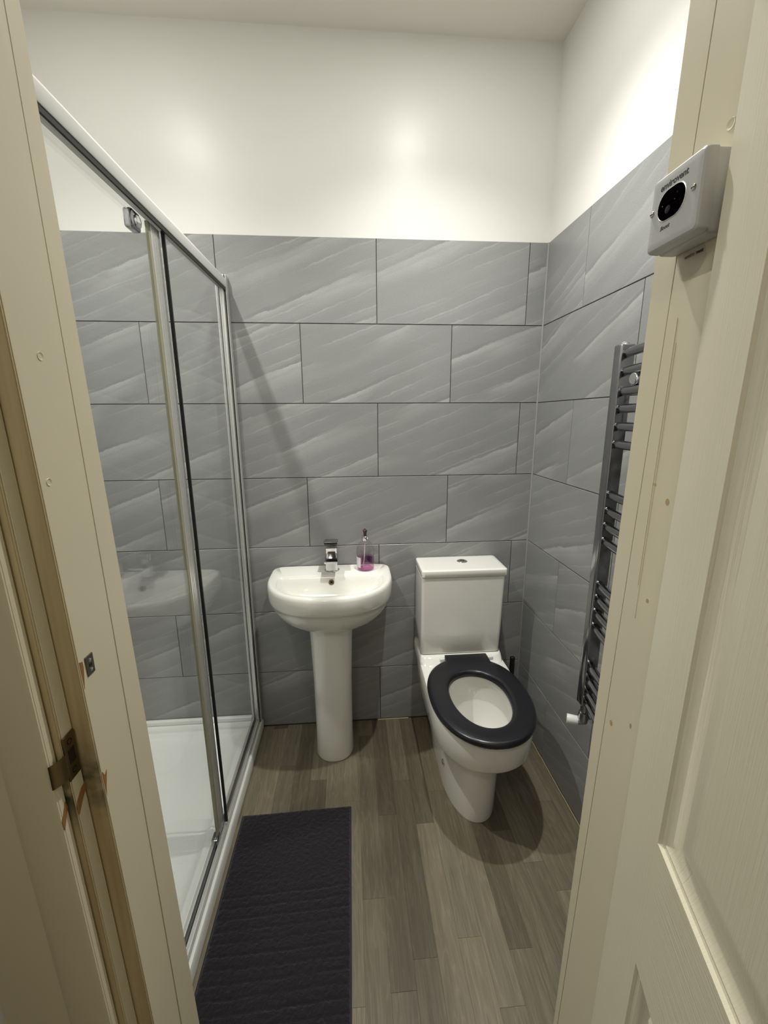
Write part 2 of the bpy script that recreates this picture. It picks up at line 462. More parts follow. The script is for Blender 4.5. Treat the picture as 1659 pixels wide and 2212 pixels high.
bm = bmesh.new(); box(bm, -2.3, XLW-.1, YH, YF, -.1, 2.7); box(bm, .1, .75, YH, YF, -.1, 2.7)
tag(mesh_obj('wall_hallway_front', bm, 'hallwall'), kind='structure')

# sealant beads at floor and corner
def bead(name, pts, r, mat):
    bm = bmesh.new(); tube(bm, pts, r, 6); return tag(mesh_obj(name, bm, mat, smooth=60), kind='structure')
random.seed(3)
bead('trim_1', [(-.0025+random.uniform(-.001, .0005), -.01-i*.03, .001) for i in range(39)], .0032, 'sealant')
bead('trim_2', [(x, -.0015, .0008) for x in (-.69, -.60, -.54)], .0028, 'sealant')
bead('trim_3', [(-.001, -.001, .01), (-.001, -.001, 1), (-.001, -.001, ZT)], .0048, 'cornertrim')

# ---------------------------------------------------------------- door frame
def lean_box(bm, xa, xb, y0, y1, z0, z1, fn, n=1):
    """box whose x follows the lean of the frame: xa, xb are offsets from fn(z)"""
    r = []
    for z in (z0, z1):
        r.append([bm.verts.new((fn(z)+xa, y0, z)), bm.verts.new((fn(z)+xb, y0, z)),
                  bm.verts.new((fn(z)+xb, y1, z)), bm.verts.new((fn(z)+xa, y1, z))])
    a, b = r
    for i in range(4): bm.faces.new((a[i], a[(i+1) % 4], b[(i+1) % 4], b[i]))
    bm.faces.new(a[::-1]); bm.faces.new(b)
def lb(name, mat, parent, *a, bevel=0.0012, smooth=40):
    bm = bmesh.new(); lean_box(bm, *a)
    if bevel: bmesh.ops.bevel(bm, geom=list(bm.edges), offset=bevel, segments=2, affect='EDGES', clamp_overlap=True)
    return mesh_obj(name, bm, mat, parent, smooth)
YS = -1.3065; YSL = -1.2925; YR = -1.317
# left jamb
def slant(bm, x0, x1, ya, yb, z0, z1, fn):
    """ya, yb = (y at bottom, y at top) for both sides"""
    r = []
    for k_i, z in enumerate((z0, z1)):
        r.append([bm.verts.new((fn(z)+x0, ya[k_i], z)), bm.verts.new((fn(z)+x1, ya[k_i], z)),
                  bm.verts.new((fn(z)+x1, yb[k_i], z)), bm.verts.new((fn(z)+x0, yb[k_i], z))])
    a, b = r
    for i in range(4): bm.faces.new((a[i], a[(i+1) % 4], b[(i+1) % 4], b[i]))
    bm.faces.new(a[::-1]); bm.faces.new(b)
    bmesh.ops.bevel(bm, geom=list(bm.edges), offset=.0004, segments=1, affect='EDGES', clamp_overlap=True)
jl = tag(empty('trim_4'), kind='structure')
bm = bmesh.new(); slant(bm, -.055, 0, (YSL, YSL), (-1.2380, -1.2005), 0, ZH, leanL); mesh_obj('lining', bm, 'cream', jl, 40)
bm = bmesh.new(); slant(bm, -.055, .0002, (-1.2352, -1.1997), (YF+.004, YF+.004), 0, ZH, leanL); mesh_obj('casing_edge', bm, 'cream', jl, 40)
bm = bmesh.new(); slant(bm, -.050, -.004, (-1.2410, -1.2035), (-1.2320, -1.197), 0, ZH, leanL); mesh_obj('crack', bm, 'wood', jl)
lb('stop_face', 'stop', jl, -.055, -.0006, YSL-.0035, YSL-.0002, 0, ZH, leanL, bevel=.001)
lb('rebate', 'cream', jl, -.055, -.020, YR, YSL-.004, 0, ZH, leanL, bevel=.0015)
lb('quirk', 'stop', jl, -.055, -.0205, YR-.0025, YR-.0003, 0, ZH, leanL, bevel=.001)
lb('architrave', 'cream', jl, -.052, -.0275, YR-.0165, YR-.003, 0, ZH, leanL, bevel=.002)
# moulded corridor-side architrave (ogee profile extruded up)
bm = bmesh.new()
prof = [(-.0280, -.0165), (-.032, -.0185), (-.070, -.0190), (-.076, -.0178), (-.080, -.0160), (-.088, -.0172), (-.110, -.0180), (-.140, -.0176), (-.160, -.0160), (-.160, -.0135), (-.0280, -.0135)]
lps = [[(leanL(z)+a_, YR+b_-.0005, z) for a_, b_ in prof] for z in (0, ZH)]
loft(bm, lps); mesh_obj('architrave_moulding', bm, 'cream', jl, 30)
# hardware on the left jamb
def on_left(y, z, off=0): return Vector((leanL(z)+off, y, z))
z0k = 1.139
k_ = boxo('bolt_keep', 'steel', jl, leanL(z0k)-.0005, leanL(z0k)+.0012, -1.282, -1.267, 1.126, 1.152, bevel=.0004)
for zz in (1.145, 1.132):
    bm = bmesh.new(); lathe(bm, (leanL(zz)+.001, -1.2745, zz), [(.0026, 0), (.0026, .0006), (.0016, .0011), (.0004, .0011)], 12, 'x')
    mesh_obj('screw', bm, 'chrome', k_, 40)
boxo('bolt_hole', 'hole', k_, leanL(z0k)+.0008, leanL(z0k)+.0014, -1.277, -1.272, 1.1365, 1.1405)
X_ = leanL(1.04)-.020
sp1 = boxo('strike_plate', 'brass', jl, X_-.0005, X_+.0014, -1.3180, -1.2980, 1.007, 1.067, bevel=.0004)
for zz in (1.057, 1.017):
    bm = bmesh.new(); lathe(bm, (X_+.001, -1.3080, zz), [(.0042, 0), (.0042, .0007), (.003, .0007), (.0022, -.0002), (.0004, -.0002)], 14, 'x')
    mesh_obj('screw_hole', bm, 'hole', sp1, 40)
boxo('latch_hole', 'hole', sp1, X_+.0006, X_+.0016, -1.3135, -1.3025, 1.028, 1.047)
bm = bmesh.new()   # curled lip reaching to the hallway side
lp = []
for a_ in range(7):
    tt = a_/6; lp.append((X_+.0014-.007*tt*tt, -1.3180-.0180*tt))
loft(bm, [[(x, y, zz) for x, y in lp] + [(x-.0014, y-.0004, zz) for x, y in lp[::-1]] for zz in (1.014, 1.046)])
mesh_obj('lip', bm, 'brass', sp1, 50)
def chip(pts, th=.0008, nx=(1, 0, 0), par=jl):
    bm = bmesh.new(); n = Vector(nx)
    loft(bm, [[Vector(p) for p in pts], [Vector(p)+n*th for p in pts]])
    mesh_obj('paint_chip', bm, 'wood', par)
xr = leanL(.98)-.0203
chip([(xr, -1.3165, .966), (xr, -1.3150, .975), (xr, -1.305, .984), (xr, -1.2955, .987), (xr, -1.2960, .977), (xr, -1.307, .966), (xr, -1.3155, .955)])
xq = leanL(.96)-.0278
chip([(xq, -1.3340, .965), (xq, -1.3235, .985), (xq, -1.3215, .975), (xq, -1.3325, .952)])
xl_ = leanL(.98)-.0003
chip([(xl_, -1.2915, .994), (xl_, -1.2880, .986), (xl_, -1.2830, .990), (xl_, -1.2860, .978), (xl_, -1.2890, .968), (xl_, -1.2915, .955)])
xl_ = leanL(1.14)-.0003
chip([(xl_, -1.2915, 1.152), (xl_, -1.2865, 1.150), (xl_, -1.2860, 1.142), (xl_, -1.2885, 1.128), (xl_, -1.2915, 1.110)])
def filled_hole(par, fn, y, z, r, inward):
    bm = bmesh.new(); n = 18
    for rr, h in ():
        pass
    prof = [(r*1.15, -.0003), (r, .0007), (r*.75, .0003), (r*.5, -.0001), (r*.2, .0002)]
    lathe(bm, (fn(z), y, z), [(a_, b_*inward) for a_, b_ in prof], n, 'x')
    mesh_obj('filled_screw_hole', bm, 'cream', par, 60)
filled_hole(jl, leanL, -1.254, 1.508, .0045, 1); filled_hole(jl, leanL, -1.280, 1.371, .0040, 1)
# right jamb
STAINS = [(-1.239, 1.348, 0.0025, 0.002), (-1.266, 1.329, 0.003, 0.004), (-1.221, 0.958, 0.003, 0.0045), (-1.263, 0.987, 0.002, 0.004), (-1.258, 1.186, 0.0025, 0.003)]
jr = tag(empty('trim_5'), kind='structure')
cb, ct = -1.1875, -1.225
bm = bmesh.new(); slant(bm, 0, .05, (YS, YS), (cb-.0004, ct-.0007), 0, ZH, leanR); mesh_obj('lining', bm, 'cream', jr, 40)
bm = bmesh.new(); slant(bm, 0, .05, (cb+.0004, ct+.0007), (YF+.002, YF+.002), 0, ZH, leanR); mesh_obj('casing_edge', bm, 'cream', jr, 40)
bm = bmesh.new(); slant(bm, .004, .045, (cb-.004, ct-.004), (cb+.003, ct+.003), 0, ZH, leanR); mesh_obj('crack', bm, 'wood', jr)
lb('rebate', 'cream', jr, .025, .05, YH+.002, YS-.001, 0, ZH, leanR)
filled_hole(jr, leanR, -1.272, 1.746, .0055, -1)
M_['stain'] = plain('old_brown_stain', srgb(186, 166, 124), .5, var=.1)
for y_, z_, ry_, rz_ in STAINS:
    bm = bmesh.new(); r_ = random.Random(int(z_*1000))
    ring = [(ry_*(1+.25*r_.random())*math.cos(a_*math.pi/7), rz_*(1+.25*r_.random())*math.sin(a_*math.pi/7)) for a_ in range(14)]
    loft(bm, [[(leanR(z_)+xo, y_+p_, z_+q_) for p_, q_ in ring] for xo in (.0001, -.0002)])
    mesh_obj('stain', bm, 'stain', jr)
# small run of dried paint beside the crack
lb('paint_run', 'cream', jr, -.0006, .004, -1.236, -1.2345, 1.2, 1.56, leanR, bevel=.0004)
lb('paint_run', 'cream', jr, -.0005, .004, -1.2395, -1.238, 1.15, 1.53, leanR, bevel=.0004)
# head
jh = tag(empty('trim_6'), kind='structure')
boxo('lining', 'cream', jh, -1.17, -.34, YS, YF+.002, ZH, ZH+.028, bevel=.001)
boxo('stop', 'cream', jh, -1.17, -.34, YH+.002, YS-.001, ZH+.002, ZH+.028, bevel=.001)

# ---------------------------------------------------------------- door leaf (hinged on the right jamb, open into the hallway)
door = tag(empty('door_1'), kind='structure')
dx, dy = -.305, -.952; dl = math.hypot(dx, dy)
# local x = along the leaf from the hinge, local y = away from the visible face, local z up
ex = Vector((dx/dl, dy/dl, 0)); ey = Vector((-ex.y, ex.x, 0))*-1
if ey.x < 0: ey = -ey
door.matrix_world = Matrix(((ex.x, ey.x, 0, -.404), (ex.y, ey.y, 0, -1.312), (0, 0, 1, 0.006), (0, 0, 0, 1)))
DW, DH, DT = .762, 1.981, .038
S0, S1 = .097, .340
S2, S3 = DW-.340, DW-.097
PZ = [(.20, .752), (.942, 1.875)]
bm = bmesh.new()
box(bm, 0, S0, 0, DT, 0, DH); box(bm, S3, DW, 0, DT, 0, DH)
for z0, z1 in PZ: box(bm, S1, S2, 0, DT, z0, z1)
mesh_obj('stile', bm, 'door_v', door)
bm = bmesh.new()
for z0, z1 in ((0, PZ[0][0]), (PZ[0][1], PZ[1][0]), (PZ[1][1], DH)): box(bm, S0, S3, 0, DT, z0, z1)
mesh_obj('rail', bm, 'door_h', door)
prof = [(0, 0), (.003, .0035), (.006, .0045), (.009, .0038), (.016, .0075), (.026, .0105), (.032, .0105), (.0345, .0075), (.038, .0068), (.050, .0035), (.060, .0012), (.066, .0008)]
for (px0, px1) in ((S0, S1), (S2, S3)):
    for z0, z1 in PZ:
        bm = bmesh.new()
        lps = [[(px0+d, h, z0+d), (px1-d, h, z0+d), (px1-d, h, z1-d), (px0+d, h, z1-d)] for d, h in prof]
        loft(bm, [[(px0, DT-.002, z0), (px1, DT-.002, z0), (px1, DT-.002, z1), (px0, DT-.002, z1)]]+lps)
        mesh_obj('panel', bm, 'door_v', door, 25)

for ch in door.children:      # the leaf hangs slightly out of plumb, like its frame
    for v in ch.data.vertices:
        dlt = .0112*(v.co.z-1.54); v.co.x += ex.x*dlt; v.co.y += ey.x*dlt
# ---------------------------------------------------------------- fan boost switch on the right jamb
XS = leanR(1.675)
sw = thing('fan_boost_switch', (XS, -1.2535, 1.676), 'white square fan boost switch with oval black sensor, screwed to the right door frame', 'switch')
sw_y0, sw_y1 = -1.2935, -1.2135; sw_z0, sw_z1 = 1.6345, 1.7175
def swl(name, mat, *a, **k): return boxo(name, mat, sw, *a, off=(XS, -1.2535, 1.676), **k)
swl('back_box', 'switchpl', XS-.025, XS-.0003, sw_y0+.004, sw_y1, sw_z0, sw_z1, bevel=.005, seg=4, smooth=50)
# face plate with soft pillowed edge
def rrect(cy, cz, hy, hz, r, n=6):
    P = []
    for (sy, sz, a0) in ((1, 1, 0), (-1, 1, 90), (-1, -1, 180), (1, -1, 270)):
        for i in range(n+1):
            a_ = math.radians(a0+90*i/n); P.append((cy+sy*(hy-r)+r*math.cos(a_), cz+sz*(hz-r)+r*math.sin(a_)))
    return P
bm = bmesh.new()
h = .0405
loft(bm, [[(dxx, y, z) for y, z in rrect(0, 0, hh_, hh_, rr)] for dxx, hh_, rr in
          ((-.0254, h, .005), (-.0345, h-.0002, .005), (-.0375, h-.001, .005), (-.0393, h-.003, .005), (-.0399, h-.0055, .005), (-.0400, h-.010, .005))])
face = mesh_obj('face_plate', bm, 'switchpl', sw, 22)
bm = bmesh.new()
loft(bm, [[(dxx, y, z) for y, z in rrect(.003, .004, .0212+e, .0160+e, .0155)] for dxx, e in ((-.0396, .0010), (-.0405, .0008), (-.0408, .0002), (-.0406, 0))])
sens = mesh_obj('sensor_bezel', bm, 'alubright', sw, 40)
bm = bmesh.new()
loft(bm, [[(dxx, y, z) for y, z in rrect(.003, .004, .0210+e, .0158+e, .0153)] for dxx, e in ((-.0397, 0), (-.0412, -.0002), (-.0416, -.0015))])
ln = mesh_obj('sensor_window', bm, 'lens', sw, 40)
for (yy, zz, rr) in ((.006, -.002, .0042), (.015, .004, .0008), (-.004, .004, .0008), (-.007, .010, .0008)):
    bm = bmesh.new(); lathe(bm, (-.0415, yy, zz), [(rr, 0), (rr, -.0005), (rr*.6, -.0008), (rr*.2, -.0008)], 14, 'x')
    mesh_obj('sensor_eye', bm, plain('sensor_eye', srgb(34, 30, 34), .3, spec=.1), ln, 40)
for yy in (-.0295, .0345):
    bm = bmesh.new(); lathe(bm, (-.0399, yy, .004), [(.0034, 0), (.0034, -.0006), (.0024, -.0016), (.0005, -.0018)], 18, 'x')
    s_ = mesh_obj('screw', bm, 'chrome', sw, 40)
    boxo('screw_slot', 'hole', s_, -.0419, -.0414, yy-.0022, yy+.0022, .0035, .0045)
def text(body, size, org, xdir, ydir, mat, parent, name='lettering', shear=0, extr=.00015, spacing=1.0):
    cu = bpy.data.curves.new('txt', 'FONT'); cu.body = body; cu.size = size; cu.align_x = 'CENTER'; cu.align_y = 'CENTER'
    cu.extrude = extr; cu.offset = .00028*size/.01; cu.shear = shear; cu.space_character = spacing; cu.resolution_u = 3
    to = bpy.data.objects.new('txt', cu); COL.objects.link(to)
    dg = bpy.context.evaluated_depsgraph_get()
    me = bpy.data.meshes.new_from_object(to.evaluated_get(dg)); bpy.data.objects.remove(to)
    me.materials.clear(); me.materials.append(M_[mat])
    X, Y = Vector(xdir), Vector(ydir); Z = X.cross(Y)
    for v in me.vertices: v.co = Vector(org) + X*v.co.x + Y*v.co.y + Z*v.co.z
    o = bpy.data.objects.new(name, me); COL.objects.link(o); o.parent = parent; return o
text('envirovent', .0100, (-.0400, .003, .0262), (0, -1, 0), (0, 0, 1), 'ink', sw, spacing=.98)
text('Boost', .0062, (-.0400, .010, -.0190), (0, -1, 0), (0, 0, 1), 'ink', sw, shear=.3)
# round clear sticker under it
XT = leanR(1.622)
st = thing('clear_sticker', (XT, -1.2465, 1.6225), 'round clear sticker on the right door frame just below the switch', 'sticker')
bm = bmesh.new(); lathe(bm, (0, 0, 0), [(.0190, -.0002), (.0190, -.0008), (.0186, -.0009), (.001, -.0009)], 36, 'x')
mesh_obj('film', bm, 'sticker', st, 30)
M_['faintink'] = plain('faint_print', srgb(140, 136, 128), .6)
text('enviro', .0058, (-.0009, .006, .006), (0, -1, 0), (0, 0, 1), 'faintink', st)
text('vent', .0058, (-.0009, -.0095, .006), (0, -1, 0), (0, 0, 1), 'ink', st)

# ---------------------------------------------------------------- shower tray
tray = thing('shower_tray', (-1.60, -.585, 0), 'low white shower tray behind the glass screen on the left', 'shower tray')
bm = bmesh.new()
x0, x1, y0, y1 = XLW+.003, -1.234, YF+.004, -.003
def rr_loop(xa, xb, ya, yb, r, z, n=6):
    P = []
    for cx, cy, a0 in ((xb-r, yb-r, 0), (xa+r, yb-r, 90), (xa+r, ya+r, 180), (xb-r, ya+r, 270)):
        for i in range(n+1):
            a_ = math.radians(a0+90*i/n); P.append((cx+r*math.cos(a_)+1.60, cy+r*math.sin(a_)+.585, z))
    return P
def sect(i, z, r=.006): return rr_loop(x0+i, x1-i, y0+i, y1-i, r, z)
loft(bm, [sect(0, 0.001), sect(0, .042), sect(.003, .048), sect(.010, .050), sect(.062, .050, .010), sect(.066, .0535, .012), sect(.072, .0535, .015), sect(.078, .048, .02), sect(.092, .034, .03),
          sect(.110, .031, .04), sect(.25, .027, .06), sect(.32, .026, .04)])
mesh_obj('tray_body', bm, 'acrylic', tray, 40)
# raised upstand against the back wall
bm = bmesh.new(); box(bm, x0+1.6, -1.282+1.6, -.022+.585, -.0025+.585, .0505, .072, bevel=.004, seg=3)
mesh_obj('upstand', bm, 'acrylic', tray, 40)
bm = bmesh.new(); lathe(bm, (-.20+.0, 0.0, .0262), [(.055, 0), (.055, .003), (.045, .006), (.002, .007)], 32)
mesh_obj('waste_cover', bm, 'chrome', tray, 40)

# ---------------------------------------------------------------- shower screen
XG = -1.262
scr = thing('shower_screen', (XG, -.585, .0505), 'framed glass shower screen with sliding door and silver top rail', 'shower screen')
inv = (XG, -.585, .0505)
def sc(name, mat, *a, parent=None, **k):
    return boxo(name, mat, parent if parent is not None else scr, *a, off=inv, **k)
# top rail (very slightly out of level), its curved face towards the room
def tz(y): return .015*y
bm = bmesh.new()
prof = [(-1.268, 1.913), (-1.239, 1.913), (-1.2375, 1.916), (-1.2378, 1.930), (-1.2395, 1.941), (-1.2440, 1.950), (-1.2510, 1.955), (-1.262, 1.956), (-1.268, 1.950)]
loft(bm, [[(x-XG, y+.585, z-.0505+tz(y)) for x, z in prof] for y in (YF+.006, -.031)])
rail = mesh_obj('top_rail', bm, 'railface', scr, 35)
bm = bmesh.new()
for xa, xb in ((-1.2450, -1.2405),):
    loft(bm, [[(x-XG, y+.585, z-.0505+tz(y)) for x, z in ((xa, 1.9025), (xb, 1.9025), (xb, 1.9132), (xa, 1.9132))] for y in (YF+.006, -.032)])
mesh_obj('rail_channel', bm, 'darkalu', rail)
# wall profile
wp = sc('wall_profile', 'alu', -1.279, -1.237, -.030, -.003, .0515, 1.957, bevel=.0015)
for xx, mm_ in ((-1.2735, 'alubright'), (-1.2665, 'blackrub'), (-1.260, 'alubright'), (-1.2535, 'darkalu'), (-1.2480, 'alubright'), (-1.2425, 'darkalu')):
    sc('rib', mm_, xx-.0015, xx+.0015, -.0325, -.030, .0515, 1.957, parent=wp)
sc('wall_profile', 'alu', -1.279, -1.237, YF+.004, YF+.030, .0515, 1.957, bevel=.0015)
# bottom track
bt = sc('bottom_track', 'alu', -1.283, -1.244, YF+.031, -.031, .0512, .062, bevel=.001)
sc('track_lip', 'alubright', -1.2465, -1.2440, YF+.031, -.033, .062, .074, parent=bt)
sc('track_lip', 'alubright', -1.2560, -1.2540, YF+.031, -.033, .062, .072, parent=bt)
sc('track_lip', 'alubright', -1.271, -1.269, YF+.031, -.033, .062, .072, parent=bt)
sc('track_gap', 'blackrub', -1.2688, -1.2562, YF+.031, -.033, .0621, .0635, parent=bt)
# fixed pane
fp = sc('fixed_pane', 'glass', -1.2525, -1.2475, -.545, -.033, .075, 1.908)
sc('edge_seal', 'blackrub', -1.2540, -1.2460, -.5515, -.5452, .075, 1.900, parent=fp)
sc('pane_frame', 'alubright', -1.2545, -1.2455, -.044, -.0335, .075, 1.908, parent=fp, bevel=.001)
# sliding door: pane, leading stile, seal, rollers
sd = sc('sliding_pane', 'glass', -1.2625, -1.2575, YF+.035, -.617, .080, 1.896)
stl = sc('door_stile', 'alubright', -1.2650, -1.2555, -.605, -.556, .078, 1.897, parent=sd, bevel=.0015)
for yy in (-.594, -.585, -.571):
    sc('stile_groove', 'alu', -1.2556, -1.2549, yy-.0008, yy+.0008, .078, 1.893, parent=sd)
sc('yellowed_strip', 'seal', -1.2635, -1.2565, -.617, -.606, .078, 1.896, parent=sd)
for yy in (-.680, -1.10):
    bm = bmesh.new(); box(bm, -1.2745, -1.2535, yy-.020, yy+.020, 1.850, 1.890, bevel=.006, seg=3, off=inv)
    rl = mesh_obj('roller_bracket', bm, 'radchrome', sd, 40)
    bm = bmesh.new(); lathe(bm, (-1.2535-XG, yy+.585, 1.868-.0505), [(.013, 0), (.013, .004), (.009, .006), (.002, .006)], 20, 'x')
    mesh_obj('roller_screw', bm, 'chrome', rl, 40)
bm = bmesh.new(); box(bm, -1.275, -1.2545, -.635, -.600, .068, .095, bevel=.004, off=inv)
mesh_obj('bottom_guide', bm, 'radchrome', sd, 40)

# ---------------------------------------------------------------- basin on pedestal
BX = -.886
basin = thing('washbasin', (BX, -.14, 0), 'white ceramic washbasin on a full pedestal between shower and toilet', 'basin')
NB = 96
def dloop(cx, a_, yb, ym, yf, z, nf=2.3, nb=6.0, off=(BX, -.14), n=NB):
    P = []
    for i in range(n):
        t_ = 2*math.pi*i/n; c_, s_ = math.cos(t_), math.sin(t_)
        if s_ <= 0:
            x = cx+a_*math.copysign(abs(c_)**(2/nf), c_); y = ym-(ym-yf)*abs(s_)**(2/nf)
        else:
            x = cx+a_*math.copysign(abs(c_)**(2/nb), c_); y = ym+(yb-ym)*abs(s_)**(2/nb)
        P.append((x-off[0], y-off[1], z))
    return P
bm = bmesh.new()
A_, F_, Mm = .254, -.362, -.115
lo = []
for z, sx, f in ((.598, .36, -.225), (.606, .50, -.245), (.625, .66, -.275), (.650, .795, -.305), (.680, .895, -.328), (.705, .945, -.341), (.7225, .965, -.347), (.7245, .975, -.350), (.728, .984, -.354), (.742, .995, -.360), (.765, 1.0, -.362), (.785, 1.0, -.362), (.795, .993, -.359), (.8005, .980, -.354), (.803, .960, -.347)):
    lo.append(dloop(BX, A_*sx, -.002 if z < .79 else -.003-(z-.79)*.15, Mm, f, z, nb=9 if z > .7 else 5))
# deck and inner bowl
for z, a_, b_, f in ((.802, .218, -.112, -.336), (.800, .212, -.118, -.330), (.792, .206, -.124, -.322), (.775, .197, -.130, -.310), (.745, .178, -.138, -.290), (.715, .140, -.150, -.262), (.700, .090, -.170, -.235), (.694, .030, -.195, -.212)):
    lo.append(dloop(BX, a_, b_, -.150 if z > .72 else -.19, f, z, nf=2.5, nb=5))
loft(bm, lo)
mesh_obj('bowl', bm, 'ceramic', basin, 45)
bm = bmesh.new()
lo = [dloop(BX-.004, a_, -.004, -.155, f, z, nf=2.2, nb=4, n=64) for z, a_, f in ((.001, .080, -.243), (.010, .083, -.246), (.10, .079, -.240), (.35, .081, -.236), (.52, .086, -.238), (.600, .090, -.240), (.612, .091, -.240))]
loft(bm, lo); mesh_obj('pedestal', bm, 'ceramic', basin, 45)
bm = bmesh.new(); lathe(bm, (.003, -.129+.14, .774), [(.0115, .004), (.0115, -.004), (.009, -.0055), (.0068, -.004), (.0068, .001)], 24, 'y')
ov = mesh_obj('overflow_ring', bm, 'brass', basin, 40); ov['label'] = 'brassy overflow ring'
bm = bmesh.new(); lathe(bm, (.003, -.129+.14, .774), [(.0064, .004), (.0064, -.0028), (.002, -.0028)], 20, 'y')
mesh_obj('overflow_hole', bm, 'hole', ov, 40)
bm = bmesh.new(); lathe(bm, (0, -.205+.14, .6955), [(.030, 0), (.030, .002), (.022, .004), (.002, .0045)], 24)
mesh_obj('waste', bm, 'chrome', basin, 40)

# basin tap
tap = thing('mixer_tap', (-.882, -.066, .8025), 'chrome square lever mixer tap on the washbasin', 'tap')
bm = bmesh.new(); lathe(bm, (0, 0, 0), [(.026, 0), (.026, .004), (.0235, .006), (.002, .006)], 28); mesh_obj('base_ring', bm, 'chrome', tap, 40)
bm = bmesh.new()
def sqr(hx, hy, z, r, cy=0): return [(x, y+cy, z) for x, y in rrect(0, 0, hx, hy, r, 4)]
loft(bm, [sqr(.0215, .0215, .006, .008), sqr(.0205, .0205, .03, .008), sqr(.020, .020, .085, .007), sqr(.0205, .0205, .100, .006)])
mesh_obj('body', bm, 'chrome', tap, 40)
bm = bmesh.new()
lps = []
for y, zt, zb in ((-.015, .078, .052), (-.045, .072, .053), (-.075, .066, .054), (-.086, .064, .056)):
    lps.append([(-.0215, y, zb), (.0215, y, zb), (.0225, y, zt), (-.0225, y, zt)])
loft(bm, lps); bmesh.ops.bevel(bm, geom=list(bm.edges), offset=.0018, segments=2, affect='EDGES')
mesh_obj('spout', bm, 'chrome', tap, 40)
bm = bmesh.new()
box(bm, -.019, .019, -.018, .018, .100, .112, bevel=.002)
lps = []
for y, zt, zb in ((.022, .128, .112), (-.02, .131, .114), (-.052, .136, .126)):
    lps.append([(-.0235, y, zb), (.0235, y, zb), (.0235, y, zt), (-.0235, y, zt)])
loft(bm, lps); bmesh.ops.bevel(bm, geom=[e for e in bm.edges if e.calc_length() > .01], offset=.002, segments=2, affect='EDGES')
lv = mesh_obj('lever', bm, 'radchrome', tap, 40)
for ch in tap.children:
    for v in ch.data.vertices: v.co.x *= 1.22; v.co.z *= 1.04
# soap bottle
bt_ = thing('soap_bottle', (-.739, -.062, .8025), 'clear pump bottle half full of pink soap on the basin, right of the tap', 'bottle')
bm = bmesh.new()
lathe(bm, (0, 0, 0), [(.030, .0005), (.0335, .003), (.0345, .010), (.0345, .085), (.033, .097), (.028, .110), (.020, .120), (.0125, .126), (.0115, .130)], 40)
mesh_obj('bottle_body', bm, 'bottle', bt_, 50)
bm = bmesh.new(); lathe(bm, (0, 0, 0), [(.0285, .0018), (.0322, .0045), (.0332, .011), (.0332, .056), (.0320, .0565)], 40)
lq = mesh_obj('pink_soap', bm, 'liquid', bt_, 50)
lq['label'] = 'pink liquid soap'
# wrap-around label on the left and back
def arc_strip(a0, a1, r, z0, z1, n=18, th=.0003):
    bm = bmesh.new(); L0 = []
    for i in range(n+1):
        a_ = math.radians(a0+(a1-a0)*i/n); c_, s_ = math.cos(a_), math.sin(a_)
        L0.append([(r*c_, r*s_, z0), ((r+th)*c_, (r+th)*s_, z0), ((r+th)*c_, (r+th)*s_, z1), (r*c_, r*s_, z1)])
    loft(bm, L0); return bm
lab = mesh_obj('bottle_label', arc_strip(170, 236, .0346, .016, .060), 'label', bt_, 50)
for i, zz in enumerate((.022, .030, .040, .048)):
    mesh_obj('label_print', arc_strip(174, 228, .03495, zz, zz+.0055), 'labelink', lab, 50)
mesh_obj('rear_label', arc_strip(35, 110, .0346, .018, .048), 'labelink', bt_, 50)
for ch in bt_.children:
    for v in ch.data.vertices: v.co.x *= 1.08; v.co.y *= 1.08
bm = bmesh.new(); lathe(bm, (0, 0, .129), [(.0135, 0), (.0145, .002), (.0145, .017), (.0125, .019), (.002, .019)], 24)
mesh_obj('collar', bm, 'chrome', bt_, 40)
bm = bmesh.new(); lathe(bm, (0, 0, .148), [(.0065, 0), (.0065, .012), (.0085, .018), (.0095, .024), (.008, .026), (.001, .026)], 20)
box(bm, -.005, .005, .0, .028, .164, .173, bevel=.002)
mesh_obj('pump_head', bm, 'brown', bt_, 40)
bm = bmesh.new(); tube(bm, [(0, 0, .128), (-.004, 0, .06), (-.010, 0, .008)], .0022, 8)
mesh_obj('dip_tube', bm, plain('dip_tube', srgb(225, 215, 222), .4), bt_, 50)

# ---------------------------------------------------------------- toilet
TX = -.337
wc = thing('toilet', (TX, -.33, 0), 'white close-coupled toilet with open black seat ring and no lid', 'toilet')
to = (TX, -.33)
def tl(cx, a_, yb, ym, yf, z, nf=2.15, nb=5, n=72): return dloop(cx, a_, yb, ym, yf, z, nf, nb, to, n)
bm = bmesh.new()
S = [(.001, -.356, .099, -.566, -.35), (.012, -.356, .101, -.568, -.35), (.10, -.355, .101, -.568, -.35), (.20, -.353, .104, -.572, -.36), (.262, -.350, .107, -.580, -.38),
     (.278, -.347, .116, -.595, -.40), (.288, -.343, .145, -.632, -.42), (.296, -.341, .167, -.652, -.44), (.312, -.339, .178, -.664, -.44), (.37, -.338, .182, -.669, -.44), (.405, -.338, .182, -.669, -.44), (.416, -.338, .179, -.666, -.44), (.420, -.338, .172, -.659, -.44)]
lo = [tl(cx, a_, -.004, ym, f, z, nb=(7 if z > .29 else 4)) for z, cx, a_, f, ym in S]
